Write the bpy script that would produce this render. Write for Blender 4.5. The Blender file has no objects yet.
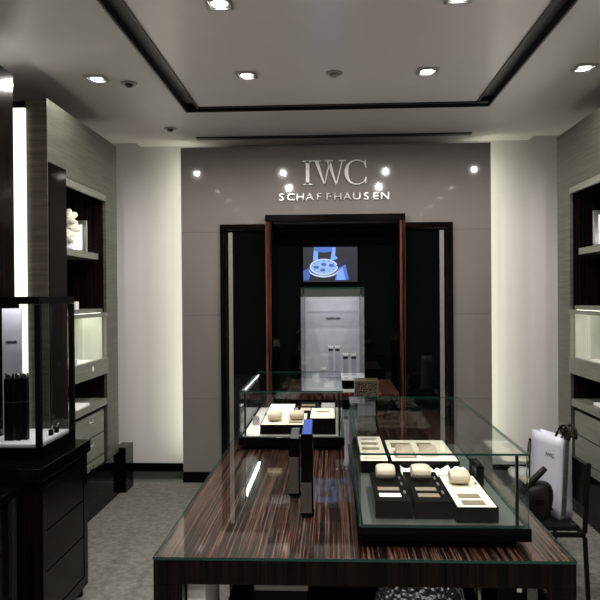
import bpy, bmesh, math, random
from mathutils import Vector, Matrix
S = bpy.context.scene
COL = S.collection
random.seed(7)
R = math.radians

# ------------------------------------------------------------------ camera, world, exposure
cam_d = bpy.data.cameras.new('camera'); cam = bpy.data.objects.new('camera', cam_d); COL.objects.link(cam)
cam_d.sensor_width = 36; cam_d.lens = 36*669/600; cam_d.clip_start = .02
YAW, PITCH, ROLL = R(2.65), R(-0.34), R(-0.42)
cam.matrix_world = Matrix.Translation((0, 0, 1.6)) @ Matrix.Rotation(YAW, 4, 'Z') @ Matrix.Rotation(R(90)+PITCH, 4, 'X') @ Matrix.Rotation(ROLL, 4, 'Z')
S.camera = cam
w = bpy.data.worlds.new('world'); S.world = w; w.use_nodes = True
w.node_tree.nodes['Background'].inputs[0].default_value = (.55, .6, .65, 1)
w.node_tree.nodes['Background'].inputs[1].default_value = .02
S.view_settings.view_transform = 'Standard'; S.view_settings.look = 'None'
S.view_settings.gamma = 1; S.view_settings.use_curve_mapping = False
S.view_settings.exposure = 0.0
S.cycles.use_denoising = True
S.cycles.max_bounces = 10; S.cycles.transparent_max_bounces = 32
S.cycles.sample_clamp_indirect = 4
S.cycles.caustics_reflective = False; S.cycles.caustics_refractive = False

CEIL = 2.98
SPOT_W, OUTER_W, COVE_W = 58, 26, 6.0
LIGHTS_ON_INNER = [(x, y) for y in (4.14, 3.12, 2.10, 1.1, 0.05, -1.0) for x in (-.513, .60)]
LIGHTS_ON_OUTER = [(x, y) for y in (4.15, 2.80, 1.90, 1.0, 0.0, -1.05) for x in (-1.462, 1.55)]

# ------------------------------------------------------------------ materials
def new_mat(name):
    m = bpy.data.materials.new(name); m.use_nodes = True
    nt = m.node_tree; b = nt.nodes['Principled BSDF']
    return m, nt, b
def setp(b, col=None, rough=None, metal=None, coat=None, emis=None, es=None, ior=None, spec=None):
    if col is not None: b.inputs['Base Color'].default_value = (*col, 1)
    if rough is not None: b.inputs['Roughness'].default_value = rough
    if metal is not None: b.inputs['Metallic'].default_value = metal
    if coat is not None: b.inputs['Coat Weight'].default_value = coat; b.inputs['Coat Roughness'].default_value = .02
    if emis is not None: b.inputs['Emission Color'].default_value = (*emis, 1)
    if es is not None: b.inputs['Emission Strength'].default_value = es
    if ior is not None: b.inputs['IOR'].default_value = ior
    if spec is not None: b.inputs['Specular IOR Level'].default_value = spec
def noise_ramp(nt, scale_vec, stops, nscale=1, detail=4, rough=.6, distort=0):
    tc = nt.nodes.new('ShaderNodeTexCoord'); mp = nt.nodes.new('ShaderNodeMapping')
    mp.inputs['Scale'].default_value = scale_vec
    n = nt.nodes.new('ShaderNodeTexNoise'); n.inputs['Scale'].default_value = nscale
    n.inputs['Detail'].default_value = detail; n.inputs['Roughness'].default_value = rough
    n.inputs['Distortion'].default_value = distort
    cr = nt.nodes.new('ShaderNodeValToRGB')
    el = cr.color_ramp.elements
    while len(el) < len(stops): el.new(.5)
    for e, (p, c) in zip(el, stops): e.position = p; e.color = (*c, 1)
    nt.links.new(tc.outputs['Object'], mp.inputs[0]); nt.links.new(mp.outputs[0], n.inputs['Vector'])
    nt.links.new(n.outputs['Fac'], cr.inputs[0])
    return cr, n
def plain(name, col, rough=.5, var=.06, scale=30, **k):
    """a plain finish with a faint procedural unevenness"""
    m, nt, b = new_mat(name); setp(b, col, rough, **k)
    lo = tuple(c*(1-var) for c in col); hi = tuple(min(1, c*(1+var)) for c in col)
    cr, n = noise_ramp(nt, (1, 1, 1), [(.3, lo), (.7, hi)], scale)
    nt.links.new(cr.outputs[0], b.inputs['Base Color'])
    return m
def wood(name, sv, stops, rough=.25, coat=0.0, detail=5, nscale=1, **k):
    m, nt, b = new_mat(name); setp(b, None, rough, coat=coat, **k)
    cr, n = noise_ramp(nt, sv, stops, nscale, detail, .65)
    nt.links.new(cr.outputs[0], b.inputs['Base Color'])
    return m
MAC = [(.36, (.004, .003, .003)), (.47, (.018, .009, .007)), (.55, (.085, .03, .022)), (.61, (.02, .01, .008)), (.70, (.15, .06, .045))]
MACD = [(.38, (.0015, .0012, .001)), (.52, (.004, .003, .0025)), (.60, (.009, .004, .003)), (.7, (.003, .002, .002))]
OAK = [(.3, (.034, .034, .025)), (.5, (.058, .058, .044)), (.7, (.096, .095, .074))]
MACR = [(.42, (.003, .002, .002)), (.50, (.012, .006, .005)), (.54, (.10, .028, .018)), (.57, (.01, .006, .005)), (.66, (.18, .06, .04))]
M = {}
MACT = [(.42, (.002, .0015, .0015)), (.475, (.009, .004, .004)), (.51, (.003, .002, .002)), (.55, (.15, .038, .026)), (.565, (.004, .003, .003)), (.615, (.36, .16, .125)), (.635, (.006, .004, .004))]
M['mac_top'] = wood('macassar_grain_lengthwise', (210, 1.1, 30), MACT, .35, .0, spec=.15, detail=3)
M['mac_front'] = wood('macassar_grain_upright', (70, 70, .7), MACD, .15, 0, spec=.12)
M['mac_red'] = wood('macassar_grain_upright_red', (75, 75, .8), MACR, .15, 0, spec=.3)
M['mac_flat'] = wood('macassar_grain_level', (1.2, 1.2, 70), [(p, tuple(v*.55 for v in c)) for p, c in MACD], .15, 0, spec=.12)
M['oak'] = wood('grey_oak_level_grain', (3, 3, 75), OAK, .42)
M['oak_light'] = wood('grey_oak_edge', (3, 3, 75), [(.3, (.105, .11, .088)), (.7, (.19, .195, .16))], .4)
M['oak_brown'] = wood('brown_grey_oak', (3, 3, 60), [(.3, (.03, .024, .016)), (.5, (.055, .046, .034)), (.7, (.10, .084, .063))], .45)
M['black_gloss'] = plain('black_lacquer', (.0015, .0015, .0015), .08, spec=.12)
M['black_satin'] = plain('black_satin_metal', (.002, .002, .002), .3, spec=.12)
M['black_leather'] = plain('black_leather', (.003, .0028, .0026), .42, var=.3, scale=160, spec=.18)
M['black_glass'] = plain('black_back_glass', (.002, .003, .003), .03, spec=.35)
M['taupe'] = plain('taupe_lacquer', (.20, .18, .17), .05, var=.02, scale=3)
M['strip_grey'] = plain('grey_edge_strip', (.22, .215, .195), .35)
M['wall'] = plain('white_wall_paint', (.57, .538, .55), .6, var=.015, scale=8)
M['dark_wall'] = plain('dark_charcoal_paint', (.035, .034, .033), .7)
M['ceil'] = plain('off_white_ceiling_paint', (.76, .72, .70), .5, var=.015, scale=6)
M['ceil_gloss'] = plain('off_white_satin_ceiling', (.92, .87, .86), .24, var=.015, scale=4, spec=.8)
M['chan'] = plain('dark_ceiling_track', (.012, .014, .012), .35)
M['chan_in'] = plain('dark_grey_track_bed', (.05, .056, .05), .45)
M['dark_floor'] = plain('dark_polished_stone', (.035, .042, .036), .15)
M['silver'] = plain('brushed_silver', (.62, .61, .60), .28, metal=1.0)
M['letter'] = plain('satin_silver_letter', (.80, .78, .76), .35)
M['silver_dark'] = plain('dark_brushed_steel', (.30, .295, .29), .3, metal=1.0)
M['chrome'] = plain('chrome', (.8, .8, .8), .08, metal=1.0)
M['cream'] = plain('cream_suede', (.78, .70, .56), .75, var=.05, scale=90)
M['cream_slot'] = plain('taupe_suede_slot', (.20, .155, .11), .8, var=.1, scale=90)
M['cushion'] = plain('ivory_leather_cushion', (.56, .47, .36), .5, var=.05, scale=60)
M['black_suede'] = plain('black_suede', (.0025, .0024, .0022), .8, spec=.03)
M['white'] = plain('white_card', (.85, .84, .82), .55, var=.02)
M['paper'] = plain('white_coated_paper', (.50, .51, .57), .35, var=.03, scale=12)
M['pale_floor'] = plain('pale_display_bed', (.66, .63, .68), .35, var=.03)
M['grey_panel'] = plain('lilac_grey_backboard', (.33, .315, .355), .5, var=.08, scale=14)
M['petal'] = plain('cream_petal', (.80, .78, .62), .5, var=.08)
M['stem'] = plain('green_stem', (.05, .12, .03), .5)
M['ink'] = plain('dark_ink', (.015, .012, .02), .5)
M['brass'] = plain('brass', (.34, .27, .17), .3, metal=1.0, var=.2)
M['blue_glow'] = plain('bright_blue_card', (.02, .075, .36), .25)
M['steel_face'] = plain('grey_brushed_face', (.12, .117, .11), .3, metal=.6)
M['sparkle'] = plain('white_dial_sparkle', (.8, .8, .8), .3)  # white stands in for the sparkle on top of the clear watch stands
M['niche'] = wood('lit_cream_lining', (50, 50, 2), [(.3, (.52, .53, .43)), (.7, (.62, .62, .52))], .5)
M['sensor'] = plain('grey_plastic', (.35, .33, .32), .4)
M['sensor_dark'] = plain('dark_plastic', (.03, .03, .03), .4)

def emis_mat(name, col, s):
    m, nt, b = new_mat(name); setp(b, (0, 0, 0), .6, emis=col, es=s); return m
M['lamp'] = emis_mat('lamp_glow', (1, .97, .93), 14)
M['led'] = emis_mat('led_strip_glow', (.98, 1, .86), 1.6)
M['added_led'] = emis_mat('added_strip_glow', (1, .97, .92), 5)
M['niche_led'] = emis_mat('shelf_strip_glow', (1, 1, .86), 5)
def scr(name, c, s=1.0): M[name] = emis_mat(name, c, s)
scr('screen_dark', (.002, .006, .018)); scr('screen_blue', (.07, .17, .62)); scr('screen_sky', (.20, .38, 1.0), 1.1)
scr('screen_dial', (.30, .50, .95), 1.0); scr('screen_navy', (.008, .012, .06)); scr('screen_white', (.6, .75, 1), 1.0)
scr('screen_mid', (.05, .12, .45), 1.0)

def glass_mat(name, tint=(1, 1, 1), base=.03, rough=0.0):
    m = bpy.data.materials.new(name); m.use_nodes = True; nt = m.node_tree; nt.nodes.clear()
    o = nt.nodes.new('ShaderNodeOutputMaterial'); mx = nt.nodes.new('ShaderNodeMixShader')
    t = nt.nodes.new('ShaderNodeBsdfTransparent'); t.inputs[0].default_value = (*tint, 1)
    g = nt.nodes.new('ShaderNodeBsdfGlossy'); g.inputs['Roughness'].default_value = rough
    lw = nt.nodes.new('ShaderNodeLayerWeight'); lw.inputs[0].default_value = .5
    p = nt.nodes.new('ShaderNodeMath'); p.operation = 'POWER'; p.inputs[1].default_value = 5.0
    ma = nt.nodes.new('ShaderNodeMath'); ma.operation = 'MULTIPLY_ADD'; ma.inputs[1].default_value = .8; ma.inputs[2].default_value = base
    nt.links.new(lw.outputs['Facing'], p.inputs[0]); nt.links.new(p.outputs[0], ma.inputs[0]); nt.links.new(ma.outputs[0], mx.inputs[0])
    nt.links.new(t.outputs[0], mx.inputs[1]); nt.links.new(g.outputs[0], mx.inputs[2]); nt.links.new(mx.outputs[0], o.inputs[0])
    return m
M['glass'] = glass_mat('clear_glass', (.955, .975, .965))
M['glass_top'] = glass_mat('clear_glass_table_sheet', (.93, .97, .95), .045)
M['acrylic'] = glass_mat('clear_acrylic', (.90, .90, .93), .06)
M['glass_edge'] = plain('green_glass_edge', (.008, .045, .034), .08)
m, nt, b = new_mat('faceted_crystal'); setp(b, (.75, .8, .88), .04, metal=.75)
v = nt.nodes.new('ShaderNodeTexVoronoi'); v.inputs['Scale'].default_value = 62
bp = nt.nodes.new('ShaderNodeBump'); bp.inputs['Strength'].default_value = 1; bp.inputs['Distance'].default_value = .008
tc = nt.nodes.new('ShaderNodeTexCoord'); nt.links.new(tc.outputs['Object'], v.inputs['Vector'])
nt.links.new(v.outputs['Distance'], bp.inputs['Height']); nt.links.new(bp.outputs[0], b.inputs['Normal']); M['crystal'] = m

def carpet():
    m, nt, b = new_mat('mottled_grey_carpet'); setp(b, None, .95, spec=.1)
    cr, n = noise_ramp(nt, (1, 1, 1), [(.30, (.10, .098, .088)), (.5, (.16, .156, .142)), (.70, (.235, .23, .208))], 26, 8, .72)
    n2 = nt.nodes.new('ShaderNodeTexNoise'); n2.inputs['Scale'].default_value = 320
    bp = nt.nodes.new('ShaderNodeBump'); bp.inputs['Strength'].default_value = .6; bp.inputs['Distance'].default_value = .006
    nt.links.new(n2.outputs['Fac'], bp.inputs['Height']); nt.links.new(bp.outputs[0], b.inputs['Normal'])
    nt.links.new(cr.outputs[0], b.inputs['Base Color']); return m
M['carpet'] = carpet()
def patterned():
    m, nt, b = new_mat('brass_and_black_fretwork'); setp(b, None, .3, metal=.7)
    tc = nt.nodes.new('ShaderNodeTexCoord'); v = nt.nodes.new('ShaderNodeTexVoronoi'); v.feature = 'DISTANCE_TO_EDGE'
    v.inputs['Scale'].default_value = 75
    cr = nt.nodes.new('ShaderNodeValToRGB'); cr.color_ramp.elements[0].position = .06; cr.color_ramp.elements[0].color = (.30, .26, .19, 1)
    cr.color_ramp.elements[1].position = .12; cr.color_ramp.elements[1].color = (.02, .015, .01, 1)
    nt.links.new(tc.outputs['Object'], v.inputs['Vector']); nt.links.new(v.outputs['Distance'], cr.inputs[0]); nt.links.new(cr.outputs[0], b.inputs['Base Color'])
    return m
M['fret'] = patterned()

# ------------------------------------------------------------------ mesh helpers
ORG = {}
class MB:
    def __init__(s): s.v = []; s.f = []; s.sm = []
    def box(s, x0, x1, y0, y1, z0, z1):
        i = len(s.v)
        s.v += [(x0,y0,z0),(x1,y0,z0),(x1,y1,z0),(x0,y1,z0),(x0,y0,z1),(x1,y0,z1),(x1,y1,z1),(x0,y1,z1)]
        for q in ((3,2,1,0),(4,5,6,7),(0,1,5,4),(1,2,6,5),(2,3,7,6),(3,0,4,7)): s.f.append(tuple(i+k for k in q)); s.sm.append(False)
        return s
    def prism(s, pts, axis, a, b):
        """extrude a 2-D outline along axis (0,1,2) from a to b"""
        def P(p, t):
            if axis == 0: return (t, p[0], p[1])
            if axis == 1: return (p[0], t, p[1])
            return (p[0], p[1], t)
        i = len(s.v); n = len(pts)
        s.v += [P(p, a) for p in pts] + [P(p, b) for p in pts]
        s.f.append(tuple(i+k for k in range(n))); s.f.append(tuple(i+n+k for k in reversed(range(n)))); s.sm += [False, False]
        for k in range(n):
            k2 = (k+1) % n; s.f.append((i+k, i+n+k, i+n+k2, i+k2)); s.sm.append(False)
        return s
    def hull8(s, P):
        i = len(s.v); s.v += [tuple(p) for p in P]
        for q in ((3,2,1,0),(4,5,6,7),(0,1,5,4),(1,2,6,5),(2,3,7,6),(3,0,4,7)): s.f.append(tuple(i+k for k in q)); s.sm.append(False)
        return s
    def lathe(s, c, prof, n=24):
        i = len(s.v)
        for r, z in prof:
            for k in range(n):
                a = 2*math.pi*k/n; s.v.append((c[0]+max(r, 1e-5)*math.cos(a), c[1]+max(r, 1e-5)*math.sin(a), c[2]+z))
        for j in range(len(prof)-1):
            for k in range(n):
                k2 = (k+1) % n; s.f.append((i+j*n+k, i+j*n+k2, i+(j+1)*n+k2, i+(j+1)*n+k)); s.sm.append(True)
        s.f.append(tuple(i+k for k in reversed(range(n)))); s.sm.append(False)
        l = i+(len(prof)-1)*n; s.f.append(tuple(l+k for k in range(n))); s.sm.append(False)
        return s
    def tube(s, pts, r, n=8):
        pts = [Vector(p) for p in pts]; i = len(s.v); rs = r if isinstance(r, (list, tuple)) else [r]*len(pts)
        for j, p in enumerate(pts):
            t = (pts[min(j+1, len(pts)-1)]-pts[max(j-1, 0)]).normalized()
            up = Vector((0, 0, 1)) if abs(t.z) < .9 else Vector((1, 0, 0))
            a = t.cross(up).normalized(); b = a.cross(t).normalized()
            for k in range(n):
                an = 2*math.pi*k/n; q = p+a*math.cos(an)*rs[j]+b*math.sin(an)*rs[j]; s.v.append(tuple(q))
        for j in range(len(pts)-1):
            for k in range(n):
                k2 = (k+1) % n; s.f.append((i+j*n+k, i+j*n+k2, i+(j+1)*n+k2, i+(j+1)*n+k)); s.sm.append(True)
        s.f.append(tuple(i+k for k in reversed(range(n)))); s.sm.append(False)
        l = i+(len(pts)-1)*n; s.f.append(tuple(l+k for k in range(n))); s.sm.append(False)
        return s
    def ell(s, c, r, rot=None, nu=12, nv=8):
        i = len(s.v); c = Vector(c); rot = rot or Matrix.Identity(3)
        for j in range(nv+1):
            ph = math.pi*j/nv
            for k in range(nu):
                th = 2*math.pi*k/nu
                p = Vector((r[0]*math.sin(ph)*math.cos(th), r[1]*math.sin(ph)*math.sin(th), r[2]*math.cos(ph)))
                s.v.append(tuple(c+rot@p))
        for j in range(nv):
            for k in range(nu):
                k2 = (k+1) % nu; s.f.append((i+j*nu+k, i+(j+1)*nu+k, i+(j+1)*nu+k2, i+j*nu+k2)); s.sm.append(True)
        return s
    def build(s, name, mat, parent=None, bevel=0, mats=None, edgefn=None, seg=2, label=None):
        me = bpy.data.meshes.new(name); o = bpy.data.objects.new(name, me)
        if parent is not None: org = ORG[parent]
        else:
            xs, ys, zs = zip(*s.v); org = Vector(((min(xs)+max(xs))/2, (min(ys)+max(ys))/2, min(zs)))
        ORG[o] = org
        me.from_pydata([tuple(Vector(p)-org) for p in s.v], [], s.f)
        for p, q in zip(me.polygons, s.sm): p.use_smooth = q
        bm = bmesh.new(); bm.from_mesh(me)
        bmesh.ops.remove_doubles(bm, verts=bm.verts, dist=1e-6)
        bmesh.ops.recalc_face_normals(bm, faces=bm.faces); bm.to_mesh(me); bm.free()
        me.materials.append(M[mat] if isinstance(mat, str) else mat)
        if mats: me.materials.append(M[mats])
        if edgefn:
            for p in me.polygons:
                if edgefn(p.normal, p.center+org): p.material_index = 1
        if parent is not None: o.parent = parent
        else: o.location = org
        COL.objects.link(o)
        if bevel:
            md = o.modifiers.new('bevel', 'BEVEL'); md.width = bevel; md.segments = seg; md.limit_method = 'ANGLE'
        if label: o['label'] = label
        return o
def box(name, mat, parent, x0, x1, y0, y1, z0, z1, bevel=0, label=None):
    return MB().box(x0, x1, y0, y1, z0, z1).build(name, mat, parent, bevel, label=label)
def tag(o, label, cat, group=None):
    o['label'] = label; o['category'] = cat
    if group: o['group'] = group
    return o
def thing(name, label, cat, loc=(0, 0, 0), group=None):
    o = bpy.data.objects.new(name, None); COL.objects.link(o); o.location = loc; o.empty_display_size = .05
    ORG[o] = Vector(loc); return tag(o, label, cat, group)
def struct(o): o['kind'] = 'structure'; return o
def copy_tree(o, parent=None):
    c = o.copy(); COL.objects.link(c); c.parent = parent
    for ch in o.children: copy_tree(ch, c)
    return c
def light(name, typ, loc, energy, col, parent=None, rot=(0, 0, 0), **k):
    d = bpy.data.lights.new(name, typ); d.energy = energy; d.color = col
    for a, v in k.items(): setattr(d, a, v)
    o = bpy.data.objects.new(name, d); COL.objects.link(o); o.rotation_euler = rot
    if parent is not None: o.parent = parent; o.location = Vector(loc)-ORG[parent]
    else: o.location = loc
    return o

# ------------------------------------------------------------------ room shell
XL, XR, YB, YF = -2.25, 2.32, 6.08, -2.2
struct(box('floor', 'carpet', None, XL, XR, YF, 5.70, -.05, 0))
struct(box('trim_1', 'dark_floor', None, XL, XR, 5.70, YB, -.05, -.001))          # dark polished strip in front of the back wall
struct(box('wall_back', 'wall', None, XL, XR, YB, YB+.1, 0, 3.1))
struct(box('wall_left', 'wall', None, XL-.1, XL, YF, YB, 0, 3.1))
struct(box('wall_right', 'wall', None, XR, XR+.1, YF, YB, 0, 3.1))
struct(box('wall_front', 'dark_wall', None, XL, XR, YF-.1, YF, 0, 3.1))
struct(box('baseboard_back', 'black_gloss', None, XL, XR, YB-.015, YB, 0, .075))
# ceiling: an outer field, a dark recessed channel, and the satin inner field
CX0, CX1, CY1, CW, CY0 = -1.065, 1.16, 4.93, .115, -1.8
FX0, FX1 = -1.735, 1.78
mb = MB()
mb.box(FX0, CX0, YF, YB, CEIL, CEIL+.08); mb.box(CX1, FX1, YF, YB, CEIL, CEIL+.08)
mb.box(CX0, CX1, CY1, YB, CEIL, CEIL+.08)
mb.box(CX0, CX1, YF, CY0, CEIL, CEIL+.08)
mb.box(XL, FX0, YF, YB, CEIL+.035, CEIL+.12); mb.box(FX1, XR, YF, YB, CEIL+.035, CEIL+.12)
mb.build('ceiling', 'ceil')['kind'] = 'structure'
struct(box('ceiling', 'ceil_gloss', None, CX0+CW, CX1-CW, CY0+CW, CY1-CW, CEIL-.004, CEIL+.08))
mb = MB(); h = .012
for (a0, a1, b0, b1) in ((CX0, CX1, CY1-h, CY1), (CX0+CW-h, CX1-CW+h, CY1-CW, CY1-CW+h), (CX0, CX0+h, CY0, CY1), (CX0+CW-h, CX0+CW, CY0, CY1-CW), (CX1-h, CX1, CY0, CY1), (CX1-CW, CX1-CW+h, CY0, CY1-CW)):
    mb.box(a0, a1, b0, b1, CEIL-.014, CEIL+.075)
struct(mb.build('trim_2', 'chan'))
mb = MB(); mb.box(CX0, CX1, CY1-CW, CY1, CEIL+.045, CEIL+.08); mb.box(CX0, CX0+CW, CY0, CY1-CW, CEIL+.03, CEIL+.08); mb.box(CX1-CW, CX1, CY0, CY1-CW, CEIL+.03, CEIL+.08)
struct(mb.build('trim_3', 'chan_in'))
struct(box('trim_4', 'chan', None, -1.155, 1.205, 5.745, 5.81, CEIL-.012, CEIL-.0002))          # dark slot diffuser by the feature wall
struct(MB().box(CX1-CW+.02, CX1-.02, 4.84, 4.90, CEIL+.0, CEIL+.03).build('trim_5', 'chan'))

# feature wall: glossy taupe panels with hairline joints, standing 0.33 m in front of the white wall
PX0, PX1, PY, PZ = -1.285, 1.355, 5.72, 2.885
DX0, DX1, DZ = -.945, 1.03, 2.215
mb = MB(); g = .0008
zs = [.088, .72, 1.44, 2.155, PZ]
for z0, z1 in zip(zs, zs[1:]):
    if z0 < 2.1:
        mb.box(PX0, DX0, PY, PY+.08, z0+g, z1-g); mb.box(DX1, PX1, PY, PY+.08, z0+g, z1-g)
    else:
        mb.box(PX0, DX0, PY, PY+.08, z0+g, z1-g); mb.box(DX1, PX1, PY, PY+.08, z0+g, z1-g)
        mb.box(DX0, DX1, PY, PY+.08, 2.22, z1-g)
o = struct(mb.build('wall_back_feature', 'taupe'))
mb = MB(); mb.box(PX0+.004, DX0, PY+.01, PY+.10, 0.001, PZ-.01); mb.box(DX1, PX1-.004, PY+.01, PY+.10, 0.001, PZ-.01); mb.box(DX0, DX1, PY+.01, PY+.10, 2.23, PZ-.01)
struct(mb.build('wall_back_carcass', 'black_satin'))
mb = MB(); mb.box(PX0, DX0, PY-.008, PY+.01, 0, .087); mb.box(DX1, PX1, PY-.008, PY+.01, 0, .087)
struct(mb.build('baseboard_feature', 'black_gloss'))
# cove light strips hidden behind the panel's two upright edges
for sx, nm in ((PX0+.015, 'l'), (PX1-.015, 'r')):
    s_ = 1 if nm == 'r' else -1
    t = thing('cove_light', 'upright LED strip glowing behind the %s edge of the taupe feature wall' % ('left' if nm == 'l' else 'right'), 'light', (sx, PY+.14, .1))
    box('diffuser', 'led', t, sx-.012, sx+.012, PY+.101, PY+.118, .1, PZ-.05)
    light('cove_lamp', 'AREA', (sx, PY+.135, 1.5), COVE_W, (.97, 1, .76), t, rot=(R(90), 0, R(-25*s_)), shape='RECTANGLE', size=.03, size_y=2.7)
# ------------------------------------------------------------------ ceiling fittings
def downlight(x, y, wt, label, grp, z=CEIL-.004, wide=False):
    t = thing('downlight', label, 'ceiling light', (x, y, z-.012), grp)
    f = MB(); a, b_ = .062, .046
    for q in ((x-a, x+a, y-a, y-b_), (x-a, x+a, y+b_, y+a), (x-a, x-b_, y-b_, y+b_), (x+b_, x+a, y-b_, y+b_)): f.box(*q, z-.012, z-.0005)
    f.build('trim_frame', 'silver', t, .001)
    box('reflector', 'white', t, x-b_, x+b_, y-b_, y+b_, z-.0045, z-.0008)
    MB().lathe((x, y, z-.011), [(.033, 0), (.036, .004), (.036, .0062)], 20).build('lens', 'lamp', t)
    light('spot_lamp', 'SPOT', (x, y, z-.03), wt, (1, .955, .90), t, spot_size=R(179 if wide else 142), spot_blend=.4 if wide else 1.0, shadow_soft_size=.016)
    return t
for i, (x, y) in enumerate(LIGHTS_ON_INNER):
    side = 'left' if x < 0 else 'right'
    if i < 2: lb = 'square recessed ceiling spot, %s one of the two nearest the lettered wall' % side
    elif i < 4: lb = 'square recessed ceiling spot cut by the top edge of the photo, %s of the pair' % side
    else: lb = 'square recessed ceiling spot in the inner ceiling field above and behind the viewer'
    downlight(x, y, SPOT_W, lb, 'recessed spots in the inner ceiling' if i < 4 else 'spots behind the viewer', wide=i < 4)
for i, (x, y) in enumerate(LIGHTS_ON_OUTER):
    side = 'left' if x < 0 else 'right'
    lb = ('square recessed ceiling spot outside the dark channel above the %s wall cabinets' % side) if i < 2 else 'square recessed ceiling spot in the outer ceiling field nearer the viewer'
    downlight(x, y, OUTER_W, lb, 'recessed spots in the outer ceiling' if i < 2 else 'outer spots nearer the viewer', CEIL, wide=i < 2)
for (x, y, lb) in ((-1.29, 4.26, 'round ceiling sensor beside the left outer ceiling spot'), (-1.30, 5.42, 'small round ceiling sensor near the top of the left glowing wall'), (.03, 4.14, 'round flush ceiling sensor between the two recessed inner spots')):
    zz = CEIL-.004 if abs(x) < .9 else CEIL
    t = thing('ceiling_sensor', lb, 'sensor', (x, y, zz-.03))
    MB().lathe((x, y, zz-.010), [(.045, 0), (.052, .004), (.052, .009)], 24).build('mounting_plate', 'sensor', t)
    MB().lathe((x, y, zz-.030), [(.010, 0), (.022, .006), (.026, .020)], 20).build('sensor_head', 'sensor_dark' if abs(x) > .9 else 'sensor', t)

# ------------------------------------------------------------------ the lettering on the feature wall
def text_mesh(txt, size, ext, off=0):
    c = bpy.data.curves.new('t', 'FONT'); c.body = txt; c.size = size; c.extrude = ext; c.align_x = 'CENTER'; c.resolution_u = 5; c.offset = off
    o = bpy.data.objects.new('t', c); COL.objects.link(o); dg = bpy.context.evaluated_depsgraph_get(); dg.update()
    me = bpy.data.meshes.new_from_object(o.evaluated_get(dg)); bpy.data.objects.remove(o); return me
def add_text(name, mat, parent, txt, loc, size, ext=.002, sx=1.0, rot=(R(90), 0, 0), off=0):
    me = text_mesh(txt, size, ext, off); me.materials.clear(); me.materials.append(M[mat])
    me.transform(Matrix.Diagonal((sx, 1, 1, 1)))
    o = bpy.data.objects.new(name, me); COL.objects.link(o); o.parent = parent
    o.location = Vector(loc)-ORG[parent]; o.rotation_euler = rot; return o
def serif_letter(ch, x, z, h, y0, y1, parent, w=None):
    """Roman capitals with thick and thin strokes; x is the left edge, z the baseline"""
    m = MB(); P = lambda pts: m.prism([(x+a*h, z+b*h) for a, b in pts], 1, y0, y1)
    if ch == 'I':
        P([(.12, .02), (.27, .02), (.27, .98), (.12, .98)])
        for b0, b1 in ((0, .035), (.965, 1)): P([(0, b0), (.39, b0), (.39, b1), (0, b1)])
        P([(.05, .035), (.34, .035), (.27, .10), (.12, .10)]); P([(.12, .90), (.27, .90), (.34, .965), (.05, .965)])
    if ch == 'W':
        P([(.08, .98), (.24, .98), (.50, .0), (.455, .0)]); P([(.455, 0), (.50, 0), (.735, .98), (.685, .98)])
        P([(.57, .98), (.73, .98), (.99, .0), (.945, .0)]); P([(.945, 0), (.99, 0), (1.24, .98), (1.19, .98)])
        for a in ((0, .34), (.50, .84), (1.08, 1.36)): P([(a[0], .965), (a[1], .965), (a[1], 1), (a[0], 1)])
    if ch == 'C':
        N = 40; out = []; inn = []
        for k in range(N+1):
            t = R(42+(318-42)*k/N); ca, sa = math.cos(t), math.sin(t)
            wd = .035+.125*max(0, -ca)**1.3
            out.append((.5+.5*ca, .5+.51*sa)); inn.append((.5+(.5-wd)*ca, .5+(.51-.03-wd*.15)*sa))
        for k in range(N): P([out[k], out[k+1], inn[k+1], inn[k]])
        P([(.83, .98), (.87, .98), (.90, .68), (.86, .68), (.80, .84)]); P([(.86, .30), (.91, .30), (.89, .04), (.86, .04), (.80, .15)])
    return m.build('letter', 'letter', parent)
LY = PY-.001
t = thing('wall_lettering', 'large raised silver serif capitals spelling IWC on the taupe wall', 'sign', (.02, PY, 2.54))
hh = .207
serif_letter('I', -.232, 2.545, hh, LY-.022, LY, t); serif_letter('W', -.148, 2.545, hh, LY-.022, LY, t); serif_letter('C', .122, 2.545, hh, LY-.022, LY, t)
t = thing('wall_lettering', 'row of small raised dark letters spelling SCHAFFHAUSEN under the large silver capitals', 'sign', (.02, PY, 2.40))
wd = .96/12
for i, ch in enumerate('SCHAFFHAUSEN'):
    add_text('letter', 'silver_dark', t, ch, (-.455+wd*(i+.5), LY-.012, 2.417), .084, .010, 1.28)

# ------------------------------------------------------------------ dark glass display front in the middle of the feature wall
t = thing('display_alcove', 'tall dark wood and black glass alcove filling the middle of the taupe wall', 'display alcove', (.04, PY, 0))
f = .042
mb = MB(); mb.box(DX0, DX0+f, PY-.03, PY+.05, 0, DZ); mb.build('outer_frame', 'mac_front', t, .001)
mb = MB(); mb.box(DX1-f, DX1, PY-.03, PY+.05, 0, DZ); mb.build('outer_frame', 'mac_front', t, .001)
mb = MB(); mb.box(DX0+f, -.545, PY-.03, PY+.05, DZ-f, DZ); mb.box(.62, DX1-f, PY-.03, PY+.05, DZ-f, DZ); mb.build('header', 'mac_flat', t, .001)
CZ = 2.285
box('portal_header', 'mac_flat', t, -.55, .625, PY-.10, PY+.05, CZ-.055, CZ, .002)
box('portal_post', 'mac_red', t, -.55, -.50, PY-.10, PY+.30, 0, CZ-.056, .002)
box('portal_post', 'mac_red', t, .575, .625, PY-.10, PY+.30, 0, CZ-.056, .002)
box('glass_panel', 'black_glass', t, DX0+f+.003, -.552, PY+.03, PY+.045, .005, DZ-f-.003)
box('glass_panel', 'black_glass', t, .628, DX1-f-.003, PY+.03, PY+.045, .005, DZ-f-.003)
box('edge_strip', 'strip_grey', t, DX0+f+.022, DX0+f+.058, PY+.018, PY+.029, .03, DZ-f-.02, label='pale grey upright strip')
box('edge_strip', 'strip_grey', t, DX1-f-.062, DX1-f-.026, PY+.018, PY+.029, .03, DZ-f-.02, label='pale grey upright strip')
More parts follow.
